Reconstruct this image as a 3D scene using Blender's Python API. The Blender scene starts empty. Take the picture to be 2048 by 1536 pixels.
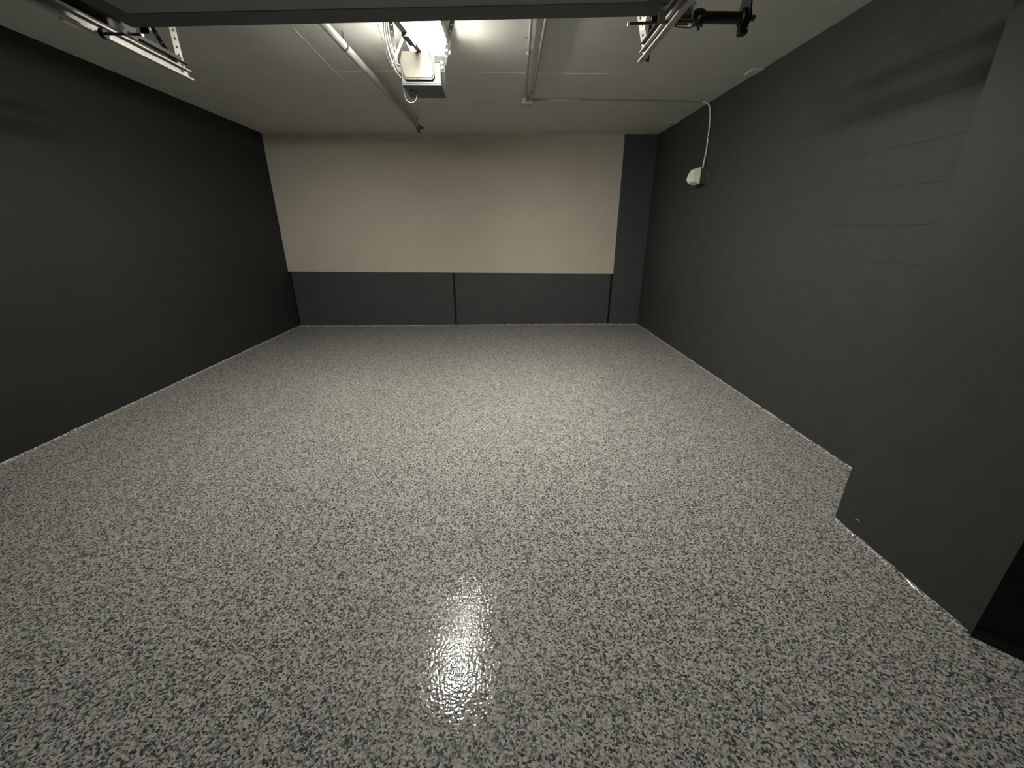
import bpy, bmesh, math, random
from mathutils import Vector as V, Matrix

random.seed(7)
sc = bpy.context.scene
col = sc.collection
PI = math.pi

# ------------------------------------------------------------------ camera
cd = bpy.data.cameras.new('camera')
cam = bpy.data.objects.new('camera', cd)
col.objects.link(cam)
cd.sensor_width = 36.0
cd.sensor_fit = 'HORIZONTAL'
cd.lens = 801.3 / 2048 * 36.0
cd.clip_start = 0.02
p_, y_, r_ = math.radians(20.74), math.radians(1.386), math.radians(-0.109)
fwd = V((math.sin(y_) * math.cos(p_), math.cos(y_) * math.cos(p_), -math.sin(p_)))
rt0 = V((math.cos(y_), -math.sin(y_), 0))
up0 = rt0.cross(fwd)
rt = math.cos(r_) * rt0 + math.sin(r_) * up0
up = -math.sin(r_) * rt0 + math.cos(r_) * up0
cam.matrix_world = Matrix(((rt.x, up.x, -fwd.x, 0.0), (rt.y, up.y, -fwd.y, 0.0),
                           (rt.z, up.z, -fwd.z, 1.4175), (0, 0, 0, 1)))
sc.camera = cam

# ------------------------------------------------------------------ world, exposure, lamp strength
w = bpy.data.worlds.new('night')
sc.world = w
w.use_nodes = True
bgn = w.node_tree.nodes['Background']
bgn.inputs[0].default_value = (0.55, 0.6, 0.75, 1)
bgn.inputs[1].default_value = 0.004
sc.view_settings.view_transform = 'Standard'
sc.view_settings.look = 'None'
sc.view_settings.exposure = 0.0
sc.view_settings.gamma = 1.0
sc.view_settings.use_curve_mapping = False
LAMP_NEAR = 155.0
LAMP_MID = 4.0
LAMP_FAR = 300.0
LAMP_COLOR = (1.0, 0.972, 0.875, 1)


# ------------------------------------------------------------------ materials
def mat(name, rgb, rough=0.6, metal=0.0, noise=0.0, nscale=20.0, bump=0.0, bscale=200.0, spec=0.5, coat=0.0):
    m = bpy.data.materials.new(name)
    m.use_nodes = True
    nt = m.node_tree
    b = nt.nodes['Principled BSDF']
    b.inputs['Base Color'].default_value = (*rgb, 1)
    b.inputs['Roughness'].default_value = rough
    b.inputs['Metallic'].default_value = metal
    b.inputs['Specular IOR Level'].default_value = spec
    b.inputs['Coat Weight'].default_value = coat
    tc = nt.nodes.new('ShaderNodeTexCoord')
    if noise > 0:
        n = nt.nodes.new('ShaderNodeTexNoise')
        n.inputs['Scale'].default_value = nscale
        n.inputs['Detail'].default_value = 5
        nt.links.new(tc.outputs['Object'], n.inputs['Vector'])
        r = nt.nodes.new('ShaderNodeValToRGB')
        r.color_ramp.elements[0].position = 0.3
        r.color_ramp.elements[1].position = 0.7
        r.color_ramp.elements[0].color = (*[c * (1 - noise) for c in rgb], 1)
        r.color_ramp.elements[1].color = (*[min(1, c * (1 + noise)) for c in rgb], 1)
        nt.links.new(n.outputs['Fac'], r.inputs['Fac'])
        nt.links.new(r.outputs['Color'], b.inputs['Base Color'])
    if bump > 0:
        n2 = nt.nodes.new('ShaderNodeTexNoise')
        n2.inputs['Scale'].default_value = bscale
        n2.inputs['Detail'].default_value = 3
        nt.links.new(tc.outputs['Object'], n2.inputs['Vector'])
        bp = nt.nodes.new('ShaderNodeBump')
        bp.inputs['Strength'].default_value = 1.0
        bp.inputs['Distance'].default_value = bump
        nt.links.new(n2.outputs['Fac'], bp.inputs['Height'])
        nt.links.new(bp.outputs['Normal'], b.inputs['Normal'])
    return m


def flake_material(name):
    """epoxy floor: grey, beige and charcoal vinyl chips under a glossy, slightly uneven clear coat"""
    m = bpy.data.materials.new(name)
    m.use_nodes = True
    nt = m.node_tree
    L = nt.links.new
    b = nt.nodes['Principled BSDF']
    tc = nt.nodes.new('ShaderNodeTexCoord')
    warp = nt.nodes.new('ShaderNodeTexNoise')
    warp.inputs['Scale'].default_value = 160
    warp.inputs['Detail'].default_value = 1
    L(tc.outputs['Object'], warp.inputs['Vector'])
    mx = nt.nodes.new('ShaderNodeVectorMath')
    mx.operation = 'MULTIPLY_ADD'
    mx.inputs[1].default_value = (0.003, 0.003, 0.003)
    L(warp.outputs['Color'], mx.inputs[0])
    L(tc.outputs['Object'], mx.inputs[2])
    vo = nt.nodes.new('ShaderNodeTexVoronoi')
    vo.inputs['Scale'].default_value = FLAKE
    L(mx.outputs[0], vo.inputs['Vector'])
    sp = nt.nodes.new('ShaderNodeSeparateColor')
    L(vo.outputs['Color'], sp.inputs['Color'])
    ra = nt.nodes.new('ShaderNodeValToRGB')
    ra.color_ramp.interpolation = 'CONSTANT'
    cols = [(0.0, (0.055, 0.058, 0.058)), (0.14, (0.15, 0.152, 0.145)), (0.30, (0.30, 0.30, 0.28)),
            (0.48, (0.47, 0.465, 0.43)), (0.70, (0.60, 0.59, 0.54)), (0.88, (0.72, 0.71, 0.66))]
    el = ra.color_ramp.elements
    el[0].position, el[0].color = cols[0][0], (*cols[0][1], 1)
    el[1].position, el[1].color = cols[1][0], (*cols[1][1], 1)
    for po, c in cols[2:]:
        e = el.new(po)
        e.color = (*c, 1)
    L(sp.outputs['Red'], ra.inputs['Fac'])
    L(ra.outputs['Color'], b.inputs['Base Color'])
    b.inputs['Roughness'].default_value = 0.45
    b.inputs['Specular IOR Level'].default_value = 0.15
    b.inputs['Coat Weight'].default_value = 1.0
    b.inputs['Coat Roughness'].default_value = 0.03
    b.inputs['Coat IOR'].default_value = 1.36
    n = nt.nodes.new('ShaderNodeTexNoise')
    n.inputs['Scale'].default_value = 100
    n.inputs['Detail'].default_value = 0
    n.inputs['Roughness'].default_value = 0.6
    L(tc.outputs['Object'], n.inputs['Vector'])
    bp = nt.nodes.new('ShaderNodeBump')
    bp.inputs['Strength'].default_value = 1.0
    bp.inputs['Distance'].default_value = 0.0007
    L(n.outputs['Fac'], bp.inputs['Height'])
    L(bp.outputs['Normal'], b.inputs['Coat Normal'])
    bp2 = nt.nodes.new('ShaderNodeBump')
    bp2.inputs['Strength'].default_value = 1.0
    bp2.inputs['Distance'].default_value = 0.0012
    L(sp.outputs['Green'], bp2.inputs['Height'])
    L(bp2.outputs['Normal'], b.inputs['Normal'])
    return m


def emit(name, rgb, strength):
    m = bpy.data.materials.new(name)
    m.use_nodes = True
    nt = m.node_tree
    b = nt.nodes['Principled BSDF']
    b.inputs['Base Color'].default_value = (0.8, 0.8, 0.78, 1)
    b.inputs['Emission Color'].default_value = rgb
    b.inputs['Emission Strength'].default_value = strength
    return m


FLAKE = 165.0
M_FLOOR = flake_material('flake_epoxy')
M_LEFT = mat('charcoal_wall_paint', (0.0235, 0.025, 0.024), 0.75, noise=0.05, nscale=3, bump=0.0004, bscale=260, spec=0.3)
M_RIGHT = mat('charcoal_block_paint', (0.042, 0.0445, 0.0435), 0.6, noise=0.07, nscale=9, bump=0.0007, bscale=190, spec=0.4)
M_DARK = mat('charcoal_panel_paint', (0.066, 0.073, 0.073), 0.65, noise=0.05, nscale=5, bump=0.0004, bscale=220, spec=0.35)
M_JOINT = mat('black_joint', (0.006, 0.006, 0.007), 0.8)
M_BEIGE = mat('beige_wall_paint', (0.62, 0.575, 0.485), 0.75, noise=0.025, nscale=3, bump=0.0005, bscale=160, spec=0.3)
M_CEIL = mat('grey_ceiling_paint', (0.58, 0.58, 0.54), 0.7, noise=0.04, nscale=4, bump=0.0006, bscale=150, spec=0.3)
M_SEAM = mat('ceiling_seam_paint', (0.78, 0.77, 0.71), 0.6, spec=0.3)
M_DOOR = mat('door_grey_paint', (0.20, 0.20, 0.19), 0.5, noise=0.05, nscale=4)
M_DOORD = mat('door_dark_rail_paint', (0.06, 0.065, 0.068), 0.5)
M_GALV = mat('galvanised_steel', (0.42, 0.415, 0.385), 0.55, metal=0.5, noise=0.12, nscale=30)
M_STEELD = mat('dull_dark_steel', (0.10, 0.10, 0.095), 0.5, metal=0.6)
M_STRAP = mat('shaded_strap_steel', (0.05, 0.05, 0.047), 0.6, metal=0.2)  # darkened to stand for hanger strap faces turned from the lamp
M_BLACK = mat('black_oiled_steel', (0.008, 0.008, 0.009), 0.45, metal=0.2)
M_PIPE = mat('grey_painted_pipe', (0.42, 0.415, 0.385), 0.35, metal=0.5, noise=0.08, nscale=25)
M_BOXS = mat('opener_grey_steel', (0.085, 0.085, 0.082), 0.5, metal=0.3)
M_BOXB = mat('opener_slate_base', (0.09, 0.10, 0.12), 0.6)
M_COVER = mat('cream_plastic', (0.098, 0.086, 0.058), 0.4, noise=0.05, nscale=10)
M_WIRE = mat('cream_wire', (0.26, 0.23, 0.19), 0.5)
M_BLACKW = mat('black_cable', (0.02, 0.02, 0.02), 0.5)
M_WHITE = mat('white_enamel', (0.75, 0.75, 0.72), 0.4)
M_BOXW = mat('chalky_white_cover', (0.86, 0.84, 0.76), 0.6, noise=0.16, nscale=55, bump=0.001, bscale=60)
M_TUBEW = mat('white_conduit', (0.88, 0.87, 0.84), 0.35)
M_LAMPN = emit('lit_diffuser_near', LAMP_COLOR, LAMP_NEAR)
M_LAMPM = emit('lit_diffuser_middle', LAMP_COLOR, LAMP_MID)
M_LAMPF = emit('lit_diffuser_far', LAMP_COLOR, LAMP_FAR)


# ------------------------------------------------------------------ helpers
def obj(name, bm, m, parent=None, smooth=False):
    me = bpy.data.meshes.new(name)
    bmesh.ops.recalc_face_normals(bm, faces=bm.faces)
    if smooth:
        for f in bm.faces:
            f.smooth = True
    bm.to_mesh(me)
    bm.free()
    me.materials.append(m)
    o = bpy.data.objects.new(name, me)
    col.objects.link(o)
    if parent is not None:
        o.parent = parent
        o.matrix_parent_inverse = parent.matrix_world.inverted()
    return o


def thing(name, label, cat, loc=(0, 0, 0), group=None):
    o = bpy.data.objects.new(name, None)
    o.empty_display_size = 0.05
    col.objects.link(o)
    o.matrix_world = Matrix.Translation(loc)
    o.location = loc
    tag(o, label, cat, group)
    return o


def tag(o, label, cat, group=None):
    o['label'] = label
    o['category'] = cat
    if group:
        o['group'] = group
    return o


def struct(o, label=None, cat=None):
    o['kind'] = 'structure'
    if label:
        o['label'] = label
    if cat:
        o['category'] = cat
    return o


def box(bm, lo, hi, bev=0.0, seg=1):
    lo, hi = V(lo), V(hi)
    c, s = (lo + hi) / 2, hi - lo
    r = bmesh.ops.create_cube(bm, size=1.0, matrix=Matrix.Translation(c) @ Matrix.Diagonal((s.x, s.y, s.z, 1)))
    if bev > 0:
        es = list({e for v in r['verts'] for e in v.link_edges})
        bmesh.ops.bevel(bm, geom=es, offset=bev, segments=seg, affect='EDGES', profile=0.5)
    return bm


def boxes(*args, bev=0.0):
    bm = bmesh.new()
    for lo, hi in args:
        box(bm, lo, hi, bev)
    return bm


def frame(d):
    d = d.normalized()
    a = V((0, 0, 1)) if abs(d.z) < 0.9 else V((0, 1, 0))
    u = d.cross(a).normalized()
    return u, d.cross(u).normalized()


def tube(bm, pts, r, n=12, caps=True):
    pts = [V(p) for p in pts]
    rings = []
    u = v = None
    for i, p in enumerate(pts):
        a, b = pts[max(0, i - 1)], pts[min(len(pts) - 1, i + 1)]
        d = (b - a).normalized()
        if u is None:
            u, v = frame(d)
        else:
            u = (u - d * u.dot(d)).normalized()
            v = d.cross(u).normalized()
        rr = r[i] if isinstance(r, (list, tuple)) else r
        rings.append([bm.verts.new(p + (u * math.cos(2 * PI * k / n) + v * math.sin(2 * PI * k / n)) * rr) for k in range(n)])
    for A, B in zip(rings, rings[1:]):
        for k in range(n):
            bm.faces.new((A[k], A[(k + 1) % n], B[(k + 1) % n], B[k]))
    if caps:
        bm.faces.new(rings[0][::-1])
        bm.faces.new(rings[-1])
    return bm


def tubebm(pts, r, n=12):
    return tube(bmesh.new(), pts, r, n)


def spline(pts, k=8):
    pts = [V(p) for p in pts]
    out = []
    P = [pts[0]] + pts + [pts[-1]]
    for i in range(1, len(P) - 2):
        a, b, c, d = P[i - 1:i + 3]
        for j in range(k):
            t = j / k
            out.append(0.5 * ((2 * b) + (c - a) * t + (2 * a - 5 * b + 4 * c - d) * t * t + (3 * b - a - 3 * c + d) * t ** 3))
    out.append(pts[-1])
    return out


def prism(bm, poly, ext):
    """extrude a 3-D polygon by a vector"""
    ext = V(ext)
    A = [bm.verts.new(V(p)) for p in poly]
    B = [bm.verts.new(V(p) + ext) for p in poly]
    bm.faces.new(A[::-1])
    bm.faces.new(B)
    n = len(poly)
    for k in range(n):
        bm.faces.new((A[k], A[(k + 1) % n], B[(k + 1) % n], B[k]))
    return bm


def perforated(bm, p0, p1, normal, width, pitch=0.04, hole=0.0055, thick=0.002):
    """flat steel strip with a row of round holes punched through"""
    p0, p1 = V(p0), V(p1)
    d = (p1 - p0)
    ln = d.length
    d.normalize()
    nn = V(normal)
    nn = (nn - d * nn.dot(d)).normalized()
    s = d.cross(nn).normalized()
    n = max(1, round(ln / pitch))
    h = ln / n
    for i in range(n):
        c = p0 + d * (h * (i + 0.5))
        o8 = [(-1, -1), (0, -1), (1, -1), (1, 0), (1, 1), (0, 1), (-1, 1), (-1, 0)]
        i8 = [(math.cos(a), math.sin(a)) for a in [math.radians(q) for q in (225, 270, 315, 0, 45, 90, 135, 180)]]
        lay = []
        for t in (-0.5, 0.5):
            O = [bm.verts.new(c + s * (a * width / 2) + d * (b * h / 2) + nn * (t * thick)) for a, b in o8]
            I = [bm.verts.new(c + s * (a * hole) + d * (b * hole) + nn * (t * thick)) for a, b in i8]
            for k in range(8):
                bm.faces.new((O[k], O[(k + 1) % 8], I[(k + 1) % 8], I[k]))
            lay.append((O, I))
        (O0, I0), (O1, I1) = lay
        for k in range(8):
            bm.faces.new((I0[k], I0[(k + 1) % 8], I1[(k + 1) % 8], I1[k]))
        for k in (2, 3, 6, 7):
            bm.faces.new((O0[k], O0[(k + 1) % 8], O1[(k + 1) % 8], O1[k]))
        if i == 0:
            for k in (0, 1):
                bm.faces.new((O0[k], O0[k + 1], O1[k + 1], O1[k]))
        if i == n - 1:
            for k in (4, 5):
                bm.faces.new((O0[k], O0[k + 1], O1[k + 1], O1[k]))
    return bm


# ------------------------------------------------------------------ the room
XL, XR, YB, H = -3.29, 2.22, 6.483, 2.703
YF = -0.45
struct(obj('floor', boxes(((XL - 0.15, YF - 2.5, -0.1), (XR + 0.15, YB + 0.15, 0.0))), M_FLOOR),
       'glossy speckled grey flake epoxy floor', 'floor')
struct(obj('ceiling', boxes(((XL - 0.15, YF - 0.15, H), (XR + 0.15, YB + 0.15, H + 0.12))), M_CEIL),
       'flat grey painted ceiling', 'ceiling')
struct(obj('wall_left', boxes(((XL - 0.15, YF - 0.15, 0.0), (XL, YB + 0.15, H))), M_LEFT),
       'smooth dark charcoal wall on the left', 'wall')
wb = struct(obj('wall_back', boxes(((XL, YB + 0.03, 0), (XR, YB + 0.15, H))), M_JOINT),
            'back wall, beige above two dark panels', 'wall')
bm = bmesh.new()
prism(bm, [(XL, YB - 0.012, 0.857), (1.777, YB - 0.012, 0.807), (1.75, YB - 0.012, H), (XL, YB - 0.012, H)], (0, 0.05, 0))
o = obj('upper_panel', bm, M_BEIGE, wb)
o['label'] = 'beige painted upper wall'
for x0, x1, z0, z1 in ((-3.262, -0.768, 0.885, 0.855), (-0.738, 1.725, 0.855, 0.835)):
    bm = bmesh.new()
    prism(bm, [(x0, YB, 0.0), (x1, YB, 0.0), (x1, YB, z1), (x0, YB, z0)], (0, 0.035, 0))
    bmesh.ops.bevel(bm, geom=bm.edges[:], offset=0.004, segments=1, affect='EDGES')
    o = obj('lower_panel', bm, M_DARK, wb)
    o['label'] = 'dark charcoal lower wall panel'
# corner column right of the beige wall
bm = boxes(((1.752, YB - 0.035, 0), (XR, YB + 0.03, H)), bev=0.003)
struct(obj('trim_1', bm, M_DARK), 'dark full-height pier in the back right corner', 'pier')
# right wall of painted concrete blocks: every block its own piece, shallow joints
wr = struct(obj('wall_right', boxes(((XR + 0.0012, YF - 0.15, 0.0), (XR + 0.15, YB + 0.15, H))), M_RIGHT),
            'dark charcoal painted block wall on the right', 'wall')
CH, BL, Z0 = 0.2035, 0.407, 0.0275
bmeshes = {}


def block_mesh(l, h):
    key = (round(l, 3), round(h, 3))
    if key not in bmeshes:
        bm = bmesh.new()
        g = 0.0012
        box(bm, (0.0, 0.0002, g), (0.02, l - 0.0002, h - g))
        fe = [e for e in bm.edges if all(v.co.x < 0.001 for v in e.verts) and abs(e.verts[0].co.y - e.verts[1].co.y) > 0.01]
        bmesh.ops.bevel(bm, geom=fe, offset=0.0016, segments=1, affect='EDGES')
        me = bpy.data.meshes.new('block')
        bm.to_mesh(me)
        bm.free()
        me.materials.append(M_RIGHT)
        bmeshes[key] = me
    return bmeshes[key]


k = 0
zz = [0.0] + [Z0 + CH * i for i in range(0, 14)]
zz = [z for z in zz if z < H - 0.03] + [H]
for ci in range(len(zz) - 1):
    z0, z1 = zz[ci], zz[ci + 1]
    y = 1.70 - (BL / 2 if ci % 2 else 0.0)
    while y < YB - 0.05:
        ya, yb = max(y, 1.70), min(y + BL, YB)
        if yb - ya > 0.03:
            o = bpy.data.objects.new('block', block_mesh(yb - ya, z1 - z0))
            col.objects.link(o)
            o.parent = wr
            o.location = (XR + random.uniform(-0.0004, 0.0002), ya, z0)
        y += BL
# near pier stepping out of the right wall (its near end turns back towards the wall)
bm = bmesh.new()
prism(bm, [(1.745, 1.03, 0), (1.745, 1.693, 0), (XR + 0.01, 1.693, 0), (XR + 0.01, 1.03, 0)], (0, 0, H))
ve = [e for e in bm.edges if abs(e.verts[0].co.z - e.verts[1].co.z) > 1 and e.verts[0].co.x < 1.8 and e.verts[0].co.y > 1.5]
bmesh.ops.bevel(bm, geom=ve, offset=0.006, segments=2, affect='EDGES')
struct(obj('trim_2', bm, M_RIGHT), 'dark painted pier stepping out of the right wall', 'pier')
pier = bpy.data.objects['trim_2']
bm = tubebm([(1.7445, 1.583, 0.084), (1.7445, 1.570, 0.089), (1.7445, 1.556, 0.082)], 0.0015, 6)
obj('paint_scuff', bm, M_WHITE, pier)['label'] = 'tiny white scuff'
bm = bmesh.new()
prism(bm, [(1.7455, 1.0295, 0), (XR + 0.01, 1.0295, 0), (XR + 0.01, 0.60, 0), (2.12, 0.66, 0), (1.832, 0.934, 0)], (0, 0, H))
near_return = struct(obj('trim_5', bm, M_JOINT), 'slanted near return of the right pier, its shade painted black', 'jamb')  # black paint stands in for shade on the pier's near face
bm = bmesh.new()
prism(bm, [(1.738, 1.025, 0), (2.2, 1.025, 0), (2.2, 0.56, 0), (2.11, 0.645, 0), (1.826, 0.926, 0)], (0, 0, 0.045))
obj('base_strip', bm, M_BLACK, near_return)['label'] = 'low black strip along the floor'
# front wall behind the camera, with the open doorway
bm = boxes(((XL, YF - 0.12, 0), (-1.95, YF, H)), ((0.92, YF - 0.12, 0), (XR, YF, H)), ((-1.95, YF - 0.12, 2.2), (0.92, YF, H)))
struct(obj('wall_front', bm, M_LEFT), 'dark front wall around the garage doorway', 'wall')


# coated edge of the floor turned up a little at the walls
def cove(name, pts, inward, label):
    bm = bmesh.new()
    iw = V(inward)
    P = []
    for a, b in zip(pts, pts[1:]):
        a, b = V(a), V(b)
        n = max(2, int((b - a).length / 0.04))
        P += [a.lerp(b, i / n) for i in range(n)]
    P.append(V(pts[-1]))
    prev = None
    for p in P:
        hgt = 0.007 + random.uniform(0, 0.006)
        d = 0.007 + random.uniform(0, 0.003)
        ring = [bm.verts.new(p + iw * (-0.004)), bm.verts.new(p + iw * d), bm.verts.new(p + iw * 0.004 + V((0, 0, hgt * 0.6))),
                bm.verts.new(p + iw * 0.0015 + V((0, 0, hgt))), bm.verts.new(p + iw * (-0.004) + V((0, 0, hgt)))]
        if prev:
            for i in range(5):
                bm.faces.new((prev[i], prev[(i + 1) % 5], ring[(i + 1) % 5], ring[i]))
        prev = ring
    return struct(obj(name, bm, M_FLOOR), label, 'floor edge')


cove('baseboard_left', [(XL, 0.0, 0), (XL, YB, 0)], (1, 0, 0), 'speckled coating lip along the left wall')
cove('baseboard_right', [(XR, 1.7, 0), (XR, YB - 0.035, 0)], (-1, 0, 0), 'speckled coating lip along the right wall')
cove('baseboard_back', [(XL, YB, 0), (1.752, YB, 0)], (0, -1, 0), 'speckled coating lip along the back wall')
cove('baseboard_column', [(1.752, YB - 0.035, 0), (XR, YB - 0.035, 0)], (0, -1, 0), 'speckled coating lip along the corner pier')
cove('baseboard_pier', [(1.745, 1.04, 0), (1.745, 1.69, 0)], (-1, 0, 0), 'speckled coating lip along the near pier')


# plasterboard seams in the ceiling: slight raised ridges
def ridge(name, a, b, wd, hh, label):
    a, b = V(a), V(b)
    d = (b - a)
    n = max(3, int(d.length / 0.05))
    s = V((-d.y, d.x, 0)).normalized()
    bm = bmesh.new()
    prev = None
    for i in range(n + 1):
        p = a.lerp(b, i / n) + s * random.uniform(-0.002, 0.002)
        q = hh * random.uniform(0.3, 1.0)
        ring = [bm.verts.new(p - s * wd + V((0, 0, 0.001))), bm.verts.new(p - V((0, 0, q))), bm.verts.new(p + s * wd + V((0, 0, 0.001)))]
        if prev:
            for j in range(3):
                bm.faces.new((prev[j], prev[(j + 1) % 3], ring[(j + 1) % 3], ring[j]))
        prev = ring
    return struct(obj(name, bm, M_SEAM), label, 'seam')


ridge('trim_3', (-1.46, 4.165, H), (1.15, 4.185, H), 0.006, 0.003, 'thin plasterboard seam crossing the ceiling')
ridge('trim_4', (-1.384, 3.40, H), (-1.42, 4.62, H), 0.005, 0.003, 'short ceiling seam left of the grey pipe')

# ------------------------------------------------------------------ ceiling lamp above the opener
FX, FY0, FY1 = -0.492, 2.28, 3.53
fx = thing('ceiling_light', 'long lit white ceiling lamp above the door opener', 'lamp', (FX, (FY0 + FY1) / 2, H))
obj('housing', boxes(((FX - 0.138, FY0 + 0.005, H - 0.084), (FX + 0.138, FY1 - 0.005, H - 0.0005)), bev=0.002), M_WHITE, fx)
prof = [(-0.135, -0.084), (-0.133, -0.090), (-0.105, -0.108), (-0.05, -0.116), (0.05, -0.116), (0.105, -0.108), (0.133, -0.090), (0.135, -0.084)]
FA, FB = 2.86, 3.23
for ya, yb, mm, lab in ((FY0 + 0.02, FA - 0.003, M_LAMPN, 'bright near diffuser'), (FA + 0.003, FB - 0.003, M_LAMPM, 'dimmer middle diffuser'),
                        (FB + 0.003, FY1 - 0.02, M_LAMPF, 'bright far diffuser')):
    bm = bmesh.new()
    prism(bm, [(FX + a, ya, H + b) for a, b in prof], (0, yb - ya, 0))
    obj('diffuser', bm, mm, fx)['label'] = lab
for ya in (FY0, FY1 - 0.02):
    bm = bmesh.new()
    prism(bm, [(FX + a * 1.06, ya, H + b * 1.03 + (0.0 if b < -0.086 else 0.084)) for a, b in prof], (0, 0.02, 0))
    obj('end_cap', bm, M_WHITE, fx)

# ------------------------------------------------------------------ sectional garage door, rolled up under the ceiling
DA = V((-1.718, 2.390, 2.316))
DB = V((0.698, 2.320, 2.350))
du = (DB - DA)
DW = du.length + 0.03
du.normalize()
dv = V((0, 0, 1)).cross(du).normalized() * -1.0      # towards the doorway
dn = du.cross(dv).normalized()
if dn.z < 0:
    dn = -dn


def dp(u, v, n):
    return DA + du * u + dv * v + dn * n


def dbox(bm, u0, u1, v0, v1, n0, n1):
    vs = [bm.verts.new(dp(u, v, n)) for n in (n0, n1) for v in (v0, v1) for u in (u0, u1)]
    for f in ((0, 1, 3, 2), (4, 6, 7, 5), (0, 4, 5, 1), (2, 3, 7, 6), (0, 2, 6, 4), (1, 5, 7, 3)):
        bm.faces.new([vs[i] for i in f])
    return bm


gd = thing('garage_door', 'raised grey sectional garage door hanging under the ceiling', 'garage door', DA + du * DW / 2)
for i in range(4):
    bm = bmesh.new()
    dbox(bm, 0.085, DW - 0.085, 0.1225 + i * 0.53, 0.1225 + i * 0.53 + 0.526, 0.003, 0.036)
    obj('door_panel', bm, M_DOOR, gd)
bm = bmesh.new()
dbox(bm, 0, DW, 0, 0.122, 0.0, 0.04)
bmesh.ops.bevel(bm, geom=bm.edges[:], offset=0.003, segments=1, affect='EDGES')
obj('top_rail', bm, M_DOORD, gd)['label'] = 'dark top rail'
for u0 in (0.0, DW - 0.085):
    bm = bmesh.new()
    dbox(bm, u0, u0 + 0.085, 0.123, 2.24, 0.0, 0.11)  # stiles made extra tall to shade the track
    obj('end_stile', bm, M_DOORD, gd)['label'] = 'black end stile'
bm = bmesh.new()
dbox(bm, 0.01, DW - 0.01, 0.025, 0.030, 0.0405, 0.10)
dbox(bm, 0.01, DW - 0.01, 0.030, 0.075, 0.095, 0.10)
obj('track_shade_strut', bm, M_DOORD, gd)  # unseen strut added on the door to keep lamp light off the track
bm = bmesh.new()
dbox(bm, -0.062, -0.058, -0.095, 2.2, -0.012, 0.105)
obj('track_shade_plate', bm, M_BLACK, gd)  # added black plate, blocks lamp light from the near left track
# top roller carriers with long stems at the two ends
for s, u0, ti in ((1, -0.02, 0.0), (-1, DW + 0.05, 0.16)):
    bm = bmesh.new()
    dbox(bm, min(u0, u0 + s * 0.07), max(u0, u0 + s * 0.07), -0.055, 0.10, 0.041, 0.045)
    dbox(bm, min(u0 + s * 0.012, u0 + s * 0.055), max(u0 + s * 0.012, u0 + s * 0.055), -0.06, -0.055, 0.0, 0.045)
    br = obj('roller_carrier', bm, M_BLACK, gd)
    a, b = dp(u0 - s * 0.20, -0.075, 0.01), dp(u0 + s * ti, -0.075, 0.004)
    obj('roller_stem', tubebm([a, b], 0.0065, 12), M_STEELD, br)
    obj('stem_glint', tubebm([b - (b - a).normalized() * 0.004, b + (b - a).normalized() * 0.004], 0.009, 12), M_WHITE, br)['label'] = 'lamp-lit stem end painted white'  # white end stands in for lamplight catching the stem
    c = dp(u0 - s * 0.185, -0.075, 0.01)
    obj('roller_wheel', tubebm([c - du * 0.011, c - du * 0.008, c + du * 0.008, c + du * 0.011], [0.018, 0.022, 0.022, 0.018], 18), M_BLACK, br)
    for uu in (0.016, 0.05):
        q = dp(u0 + s * uu, -0.062, 0.022)
        obj('bolt', tubebm([q, q + dv * -0.008], 0.007, 6), M_GALV, br)


# ------------------------------------------------------------------ door tracks with perforated hangers
def track(x, z, y1, side, label):
    """side = +1: open side of the channel faces +x"""
    t = thing('door_track', label, 'track', (x, y1, z))
    y0 = 0.05
    prof = [(0.0, 0.0), (0.030, 0.0), (0.030, 0.009), (0.028, 0.009), (0.028, 0.002), (0.002, 0.002),
            (0.002, 0.050), (0.024, 0.050), (0.024, 0.044), (0.026, 0.044), (0.026, 0.052), (0.0, 0.052)]
    bm = bmesh.new()
    prism(bm, [(x + side * a, y0, z + b) for a, b in prof], (0, y1 - y0, 0))
    obj('channel', bm, M_GALV, t)
    bm = bmesh.new()
    ax = x - side * 0.002
    prism(bm, [(ax + side * a, y0 + 0.3, z + b) for a, b in [(0, 0.078), (0.032, 0.078), (0.032, 0.081), (0.003, 0.081), (0.003, 0.112), (0, 0.112)]],
          (0, y1 - y0 - 0.31, 0))
    obj('stiffening_angle', bm, M_STEELD, t)
    return t


def track_bits(t, x, z, y1, side, straps):
    for (p0, p1, nrm, m, lab) in straps:
        bm = perforated(bmesh.new(), p0, p1, nrm, 0.034, 0.042, 0.0065)
        d = V(p1) - V(p0)
        o = obj('perforated_strap', bm, m, t)
        if lab:
            o['label'] = lab
    bm = bmesh.new()
    box(bm, (x - 0.004, y1 - 0.075, z + 0.004), (x + 0.0045, y1 - 0.03, z + 0.092), 0.001)
    obj('splice_plate', bm, M_GALV, t)
    for yy, zz_ in ((y1 - 0.06, z + 0.034), (y1 - 0.045, z + 0.066)):
        obj('bolt', tubebm([(x + side * 0.003, yy, zz_), (x + side * 0.012, yy, zz_)], 0.008, 6), M_STEELD, t)


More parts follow.
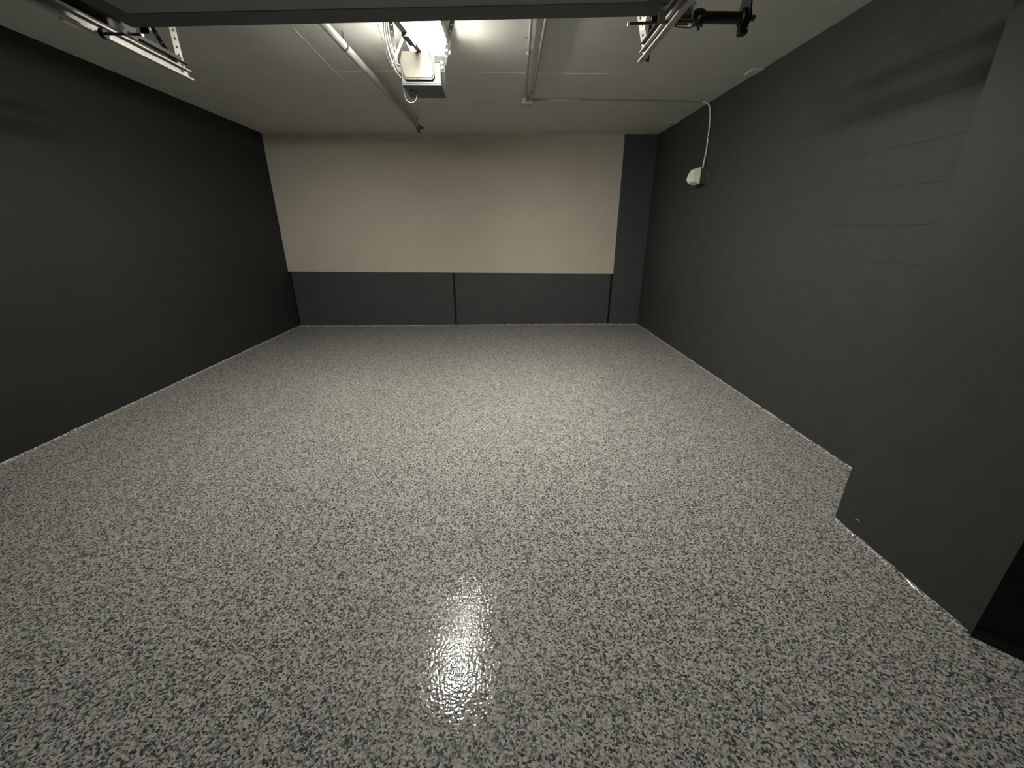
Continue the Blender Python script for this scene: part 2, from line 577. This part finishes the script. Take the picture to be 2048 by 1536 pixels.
TLX, TLZ, TLY = -1.962, 2.318, 3.10
tl = track(TLX, TLZ, TLY, 1, 'left horizontal door track hung on perforated straps')
track_bits(tl, TLX, TLZ, TLY, 1, [
    ((-1.968, 3.065, TLZ + 0.02), (-1.968, 3.065, H - 0.001), (0.75, -0.66, 0), M_GALV, 'bright upright strap'),
    ((-1.985, 3.055, TLZ + 0.04), (-2.125, 3.03, H - 0.001), (-0.45, -0.9, 0), M_STEELD, 'slanting strap with its shade in darker steel')])  # darker steel puts shade into the strap turned from the lamp
bm = boxes(((TLX - 0.03, 2.33, TLZ + 0.0), (TLX - 0.001, 2.40, TLZ + 0.03)), bev=0.003)
obj('track_glint', bm, M_WHITE, tl)['label'] = 'glint on the track made as a small white clip'  # added white piece, paints a glint beside the track
TRX, TRZ, TRY = 0.832, 2.338, 2.82
tr = track(TRX, TRZ, TRY, -1, 'right horizontal door track beside the black spring')
track_bits(tr, TRX, TRZ, TRY, -1, [
    ((0.838, 2.785, TRZ + 0.02), (0.735, 2.785, H - 0.001), (-0.7, -0.7, 0), M_GALV, 'bright slanting strap'),
    ((0.848, 2.79, TRZ - 0.005), (0.850, 2.79, H - 0.001), (0.6, -0.8, 0), M_STEELD, 'upright strap with its shade in darker steel')])  # shade of the second strap is put into its darker steel
bm = perforated(bmesh.new(), (0.79, 2.74, TRZ + 0.12), (0.79, 2.70, H - 0.001), (-0.8, -0.6, 0), 0.03, 0.042, 0.006)
obj('perforated_strap', bm, M_GALV, tr)

# ------------------------------------------------------------------ torsion spring beyond the right track
SY, SZ = 2.50, 2.421
ts = thing('torsion_spring', 'black torsion spring on a hanging bracket right of the door track', 'spring', (1.1, SY, SZ))
pts, rad = [], []
bm = bmesh.new()
n = 60
prev = []
xs = [0.985 + (1.205 - 0.985) * i / n for i in range(n + 1)]
tube(bm, [(x, SY, SZ) for x in xs], [0.0225 + (0.0025 if i % 2 else 0.0) for i in range(n + 1)], 18)
obj('coil', bm, M_BLACK, ts)
obj('winding_cone', tubebm([(0.968, SY, SZ), (0.975, SY, SZ), (1.0, SY, SZ), (1.02, SY, SZ), (1.028, SY, SZ)], [0.02, 0.031, 0.036, 0.030, 0.024], 16), M_BLACK, ts)
obj('shaft', tubebm([(0.87, SY, SZ), (1.28, SY, SZ)], 0.0127, 14), M_STEELD, ts)
for yy in (SY - 0.018, SY + 0.018):
    obj('set_screw', tubebm([(1.01, yy, SZ - 0.03), (1.01, yy, SZ - 0.045)], 0.006, 6), M_BLACK, ts)
bm = bmesh.new()
prism(bm, [(1.225, SY - 0.03, 2.352), (1.225, SY + 0.03, 2.352), (1.225, SY + 0.055, 2.42), (1.225, SY + 0.05, 2.50), (1.225, SY + 0.022, 2.56),
           (1.225, SY + 0.022, H - 0.001), (1.225, SY - 0.022, H - 0.001), (1.225, SY - 0.022, 2.56), (1.225, SY - 0.05, 2.50), (1.225, SY - 0.055, 2.42)], (0.007, 0, 0))
box(bm, (1.225, SY - 0.028, 2.50), (1.275, SY - 0.022, H - 0.001))
box(bm, (1.21, SY - 0.02, 2.35), (1.25, SY + 0.02, 2.38), 0.004)
obj('hanging_bracket', bm, M_BLACK, ts)
obj('bearing', tubebm([(1.205, SY, SZ), (1.212, SY, SZ), (1.245, SY, SZ), (1.252, SY, SZ)], [0.03, 0.04, 0.04, 0.03], 18), M_BLACK, ts)
obj('bracket_bolt', tubebm([(1.235, SY - 0.02, 2.372), (1.235, SY - 0.036, 2.372)], 0.008, 6), M_GALV, ts)['label'] = 'bright bolt'
# steel anchor bracket between the track and the spring
ab = thing('anchor_bracket', 'small galvanised bracket with wire loop between right track and black spring', 'bracket', (0.92, SY, SZ))
bm = bmesh.new()
prism(bm, [(0.862, 2.47, 2.395), (0.862, 2.53, 2.395), (0.862, 2.53, 2.49), (0.862, 2.47, 2.49)], (0.003, 0, 0))
prism(bm, [(0.955, 2.47, 2.385), (0.955, 2.53, 2.385), (0.955, 2.53, 2.48), (0.955, 2.47, 2.48)], (0.003, 0, 0))
box(bm, (0.862, 2.527, 2.40), (0.958, 2.53, 2.49))
obj('plate', bm, M_GALV, ab)
bm = bmesh.new()
tube(bm, spline([(0.868, 2.465, 2.40), (0.868, 2.46, 2.372), (0.90, 2.46, 2.366), (0.955, 2.46, 2.366), (0.962, 2.46, 2.385), (0.957, 2.465, 2.41)], 6), 0.003, 8)
obj('wire_loop', bm, M_STEELD, ab)
for xx, zz_ in ((0.945, 2.388), (0.962, 2.392), (0.955, 2.462)):
    obj('bolt', tubebm([(xx, 2.472, zz_), (xx, 2.455, zz_ - 0.004)], 0.006, 6), M_GALV, ab)
# the hinge plate that stands at the right end of the door
bm = bmesh.new()
hz = 2.402
prism(bm, [(0.742, 2.14, hz), (0.748, 2.36, hz - 0.012), (0.785, 2.36, hz - 0.012), (0.79, 2.14, hz)], (0, 0, 0.003))
prism(bm, [(0.748, 2.357, hz - 0.012), (0.785, 2.357, hz - 0.012), (0.785, 2.357, hz - 0.06), (0.75, 2.357, hz - 0.06)], (0, 0.003, 0))
o = obj('hinge_plate', bm, M_GALV, gd)
o['label'] = 'pale bent hinge plate'

# ------------------------------------------------------------------ garage door opener
OY0, OY1, OZ0, OZ1 = 3.205, 3.48, 2.337, 2.505
OX0, OX1 = -0.648, -0.388
op = thing('door_opener', 'garage door opener box with cream light cover under the ceiling lamp', 'door opener', ((OX0 + OX1) / 2, OY0, OZ0))
bm = bmesh.new()
c = 0.02
prism(bm, [(OX0, OY0, OZ0 + 0.004), (OX1, OY0, OZ0 + 0.004), (OX1, OY0, OZ1 - 0.03), (OX1 - 0.03, OY0, OZ1), (OX0 + 0.03, OY0, OZ1), (OX0, OY0, OZ1 - 0.03)],
      (0, OY1 - OY0, 0))
bmesh.ops.bevel(bm, geom=bm.edges[:], offset=0.003, segments=1, affect='EDGES')
obj('housing', bm, M_BOXS, op)['label'] = 'grey steel housing'
obj('base_plate', boxes(((OX0, OY0 + 0.002, OZ0 - 0.004), (OX1, OY1 + 0.004, OZ0 + 0.008)), bev=0.002), M_BOXB, op)['label'] = 'slate dark underside'
bm = bmesh.new()
cx0, cx1, cz0, cz1 = OX0 + 0.012, OX1 - 0.040, OZ0 + 0.022, OZ1 + 0.004
poly = [(cx0 + 0.02, OY0, cz0), (cx1 - 0.015, OY0, cz0), (cx1, OY0, cz0 + 0.02), (cx1 - 0.004, OY0, cz1 - 0.05), (cx1 - 0.022, OY0, cz1),
        (cx0 + 0.006, OY0, cz1), (cx0 - 0.006, OY0, cz1 - 0.05), (cx0, OY0, cz0 + 0.03)]
prism(bm, poly, (0, -0.028, 0))
fe = [e for e in bm.edges if all(v.co.y < OY0 - 0.02 for v in e.verts)]
bmesh.ops.bevel(bm, geom=fe, offset=0.008, segments=3, affect='EDGES')
obj('light_cover', bm, M_COVER, op)['label'] = 'cream plastic light cover with cut corners'
# T-rail towards the doorway, trolley on it
ra, rb = V((-0.515, OY0 + 0.03, 2.512)), V((-0.625, 2.10, 2.468))
d = (rb - ra).normalized()
s = V((d.y, -d.x, 0)).normalized()
bm = bmesh.new()
q = [(-0.017, 0), (0.017, 0), (0.017, 0.003), (0.002, 0.003), (0.002, 0.030), (-0.002, 0.030), (-0.002, 0.003), (-0.017, 0.003)]
prism(bm, [ra + s * a + V((0, 0, b)) for a, b in q], rb - ra)
obj('rail', bm, M_GALV, op)['label'] = 'steel tee rail'
ta, tb = ra.lerp(rb, 0.17), ra.lerp(rb, 0.30)
bm = bmesh.new()
prism(bm, [ta + s * a + V((0, 0, b)) for a, b in ((-0.021, -0.02), (0.013, -0.02), (0.021, -0.014), (0.021, 0.008), (-0.021, 0.008))], tb - ta)
obj('trolley', bm, M_BOXS, op)
bm = bmesh.new()
tube(bm, [ra + s * 0.022 + V((0, 0, 0.012)), ra.lerp(rb, 0.5) + s * 0.022 + V((0, 0, 0.012))], 0.003, 8)
obj('drive_chain', bm, M_GALV, op)
# hangers
for p0, p1, nrm in (((-0.366, 3.215, 2.445), (-0.292, 3.205, H - 0.001), (-0.25, -0.95, 0.0)),
                    ((-0.674, 3.215, 2.43), (-0.690, 3.205, H - 0.001), (0.5, -0.86, 0.0))):
    bm = perforated(bmesh.new(), p0, p1, nrm, 0.026, 0.034, 0.0055)
    dd = V(p1) - V(p0)
    sx = V((0.013, 0, 0)) if p0[0] > -0.5 else V((-0.013, 0, 0))
    st = obj('hanger_strap', bm, M_STRAP, op)
    bm = perforated(bmesh.new(), V(p0) + sx + V((0, 0.012, 0)), V(p1) + sx + V((0, 0.012, 0)), (1, 0, 0), 0.024, 0.034, 0.0055)
    obj('strap_flange', bm, M_GALV, st)
for a, b, r in (((OX1 - 0.002, 3.225, 2.448), (OX1 + 0.034, 3.225, 2.448), 0.008), ((OX1 - 0.002, 3.25, 2.448), (OX1 + 0.034, 3.25, 2.448), 0.008),
                ((OX1 + 0.012, 3.205, 2.452), (OX1 + 0.012, 3.190, 2.452), 0.010), ((OX1 + 0.012, 3.205, 2.425), (OX1 + 0.012, 3.190, 2.425), 0.010)):
    obj('bolt', tubebm([a, b], r, 6), M_GALV, op)
obj('ear_bracket', boxes(((OX1 - 0.035, 3.20, 2.455), (OX1 + 0.022, 3.203, 2.492)), ((OX1 - 0.001, 3.20, 2.405), (OX1 + 0.03, 3.203, 2.46)), bev=0.001), M_STRAP, op)
bm = perforated(bmesh.new(), (-0.690, 3.20, 2.452), (-0.604, 3.165, 2.585), (0.35, -0.9, 0.2), 0.016, 0.03, 0.003)
obj('cross_brace', bm, M_GALV, op)['label'] = 'slanting brace strap'
obj('ear_bracket', boxes(((OX0 - 0.05, 3.213, 2.41), (OX0 + 0.002, 3.216, 2.45)), bev=0.001), M_STEELD, op)
bm = bmesh.new()
tube(bm, spline([(-0.650, 3.235, 2.345), (-0.652, 3.26, 2.318), (-0.642, 3.28, 2.270), (-0.612, 3.29, 2.256), (-0.580, 3.30, 2.276), (-0.575, 3.31, 2.318), (-0.600, 3.31, 2.328), (-0.62, 3.31, 2.334)], 7), 0.0032, 8)
obj('antenna_wire', bm, M_WIRE, op)['label'] = 'looped cream wire under the box'
# cables and the pull cord at the left of the opener
cb = obj('cable', tubebm(spline([(-0.705, 3.12, H - 0.002), (-0.722, 3.15, 2.60), (-0.716, 3.18, 2.52), (-0.692, 3.19, 2.435), (-0.675, 3.195, 2.40), (-0.652, 3.21, 2.375)], 6), 0.0036, 8), M_WIRE)
tag(cb, 'outer cream cable running down to the left side of the opener', 'cable')
cb = obj('cable', tubebm(spline([(-0.688, 3.10, H - 0.002), (-0.712, 3.16, 2.61), (-0.700, 3.18, 2.53), (-0.678, 3.19, 2.45), (-0.668, 3.195, 2.42), (-0.650, 3.21, 2.40)], 6), 0.0034, 8), M_WIRE)
tag(cb, 'inner cream cable beside the left hanger strap of the opener', 'cable')
cb = obj('cable', tubebm(spline([(-0.668, 3.06, H - 0.002), (-0.694, 3.13, 2.62), (-0.692, 3.17, 2.54), (-0.676, 3.185, 2.455), (-0.655, 3.205, 2.44)], 6), 0.003, 8), M_BLACKW)
tag(cb, 'thin black cable beside the cream cables left of the opener', 'cable')
cb = obj('cord', tubebm([(-0.775, 3.16, H - 0.002), (-0.755, 3.19, 2.60), (-0.724, 3.2, 2.478), (-0.700, 3.2, 2.43)], 0.0013, 6), M_BLACKW)
tag(cb, 'very thin dark cord hanging left of the opener cables', 'cord')

# ------------------------------------------------------------------ grey pipe under the ceiling
PA, PB = V((-1.10, 2.45, 2.622)), V((-0.998, 5.74, 2.622))
pp = thing('ceiling_pipe', 'grey pipe running under the ceiling left of the opener', 'pipe', (PA + PB) / 2)
obj('pipe', tubebm([PA, PB], 0.0255, 20), M_PIPE, pp, True)
dd = (PB - PA).normalized()
bm = bmesh.new()
tube(bm, [PB - dd * 0.05, PB - dd * 0.045, PB - dd * 0.005, PB], [0.027, 0.031, 0.031, 0.027], 16)
obj('end_fitting', bm, M_STEELD, pp)
bm = bmesh.new()
tube(bm, [PB + dd * -0.02 + V((0, 0, -0.02)), PB + dd * -0.02 + V((0, 0, -0.04)), PB + dd * -0.02 + V((0, 0, -0.045)), PB + dd * -0.02 + V((0, 0, -0.05))], [0.012, 0.009, 0.024, 0.024], 12)
tube(bm, [PB + V((0.0, 0, 0.0)), PB + V((0.05, 0.02, 0.0))], 0.016, 10)
obj('sprinkler_head', bm, M_STEELD, pp)
for f in (0.30, 0.97):
    p = PA.lerp(PB, f)
    bm = bmesh.new()
    tube(bm, [p + V((0, 0, 0.02)), V((p.x, p.y, H - 0.0005))], 0.005, 8)
    tube(bm, [p - dd * 0.012, p + dd * 0.012], 0.028, 16)
    obj('pipe_hanger', bm, M_STEELD, pp)

# ------------------------------------------------------------------ conduits and boxes
CZ = H - 0.016
j = thing('junction_box', 'small square steel junction box on the ceiling where the conduits meet', 'junction box', (0.277, 4.90, H))
obj('body', boxes(((0.227, 4.865, H - 0.048), (0.333, 4.972, H - 0.0005)), bev=0.004), M_WHITE, j)
obj('cover_plate', boxes(((0.223, 4.861, H - 0.053), (0.337, 4.976, H - 0.0485)), bev=0.001), M_PIPE, j)
c1 = thing('conduit', 'left one of the two ceiling conduits meeting at the junction box', 'conduit', (0.22, 3.6, CZ))
obj('tube', tubebm(spline([(0.172, 2.45, CZ), (0.205, 3.22, CZ), (0.238, 4.3, CZ), (0.247, 4.62, CZ), (0.262, 4.74, CZ), (0.270, 4.866, CZ - 0.008)], 5), 0.0105, 12), M_PIPE, c1, True)
for yy, xx in ((3.74, 0.2215),):
    bm = tubebm([(xx - 0.001, yy - 0.035, CZ), (xx - 0.001, yy - 0.032, CZ), (xx + 0.001, yy + 0.032, CZ), (xx + 0.001, yy + 0.035, CZ)], [0.011, 0.015, 0.015, 0.011], 14)
    obj('coupling', bm, M_GALV, c1)
for yy, xx in ((3.69, 0.205), (3.50, 0.20)):
    obj('strap_clip', boxes(((xx - 0.02, yy - 0.009, H - 0.006), (xx + 0.004, yy + 0.009, H - 0.0005)), bev=0.001), M_GALV, c1)
c2 = thing('conduit', 'right one of the two ceiling conduits meeting at the junction box', 'conduit', (0.3, 3.6, CZ))
obj('tube', tubebm(spline([(0.288, 2.45, CZ), (0.297, 3.22, CZ), (0.314, 4.3, CZ), (0.317, 4.60, CZ), (0.306, 4.75, CZ), (0.300, 4.866, CZ - 0.008)], 5), 0.0105, 12), M_PIPE, c2, True)
bm = boxes(((0.294, 4.66, H - 0.030), (0.335, 4.68, H - 0.0005)), bev=0.001)
obj('strap_clip', bm, M_GALV, c2)
c3 = thing('conduit', 'thin conduit crossing the ceiling and bending down the right wall to the wall box', 'conduit', (2.19, 4.9, CZ))
path = [(0.33, 4.885, H - 0.012), (0.83, 4.885, H - 0.011), (1.5, 4.905, H - 0.011), (2.06, 4.925, H - 0.012), (2.12, 4.925, H - 0.014)]
obj('tube', tubebm(path, 0.0065, 10), M_PIPE, c3, True)
wpath = spline([(2.12, 4.925, H - 0.014), (2.165, 4.915, H - 0.022), (2.195, 4.90, H - 0.060), (2.203, 4.875, H - 0.14), (2.205, 4.858, H - 0.25), (2.206, 4.85, 2.30), (2.204, 4.845, 2.20), (2.192, 4.835, 2.13), (2.185, 4.825, 2.05)], 6)
o = obj('wall_drop', tubebm(wpath, 0.0075, 10), M_TUBEW, c3, True)
o['label'] = 'white length down the wall'
for xx, yy in ((0.83, 4.885), (2.10, 4.925)):
    bm = bmesh.new()
    tube(bm, [(xx - 0.009, yy, H - 0.012), (xx + 0.009, yy, H - 0.012)], 0.0105, 12)
    box(bm, (xx - 0.009, yy - 0.03, H - 0.004), (xx + 0.009, yy + 0.012, H - 0.0005))
    obj('strap_clip', bm, M_GALV, c3)
bm = boxes(((2.20, 4.842, 2.345), (XR - 0.0005, 4.868, 2.362)), bev=0.001)
obj('strap_clip', bm, M_DARK, c3)
# wall box at the lower end of that conduit
wbx = thing('wall_box', 'white faced box on the right wall at the end of the conduit', 'electrical box', (XR, 4.78, 1.98))
bm = bmesh.new()
box(bm, (2.125, 4.745, 1.905), (XR - 0.0005, 4.865, 2.055), 0.006)
obj('back_box', bm, M_DARK, wbx)['label'] = 'dark painted back box'
obj('round_plate', tubebm([(XR - 0.012, 4.75, 1.955), (XR - 0.0005, 4.75, 1.955)], 0.07, 24), M_DARK, wbx)
bm = bmesh.new()
A = [(2.135, 4.74, 2.062), (2.135, 4.74, 1.905), (2.135, 4.88, 1.892), (2.135, 4.90, 1.93), (2.135, 4.90, 2.03), (2.135, 4.86, 2.068)]
B = [(2.062, 4.752, 2.04), (2.062, 4.752, 1.928), (2.062, 4.86, 1.915), (2.045, 4.885, 1.955), (2.055, 4.875, 2.01), (2.07, 4.84, 2.048)]
va = [bm.verts.new(p) for p in A]
vb = [bm.verts.new(p) for p in B]
bm.faces.new(va)
bm.faces.new(vb[::-1])
for k in range(6):
    bm.faces.new((va[k], vb[k], vb[(k + 1) % 6], va[(k + 1) % 6]))
bmesh.ops.bevel(bm, geom=bm.edges[:], offset=0.003, segments=1, affect='EDGES')
obj('cover', bm, M_BOXW, wbx)['label'] = 'chalky white faceted cover'


# small plates where the ceiling meets the right wall
def plate(poly, label):
    bm = bmesh.new()
    prism(bm, [(x, y, H - 0.0005) for x, y in poly], (0, 0, -0.012))
    bmesh.ops.bevel(bm, geom=bm.edges[:], offset=0.003, segments=1, affect='EDGES')
    tag(obj('ceiling_plate', bm, M_CEIL), label, 'plate')


plate([(2.125, 4.17), (2.125, 4.03), (XR - 0.002, 4.02), (XR - 0.002, 4.17)], 'nearer small plate on the ceiling edge above the right wall')
plate([(2.09, 5.89), (2.09, 5.74), (XR - 0.002, 5.74), (XR - 0.002, 5.89)], 'farther small plate on the ceiling edge near the back right corner')
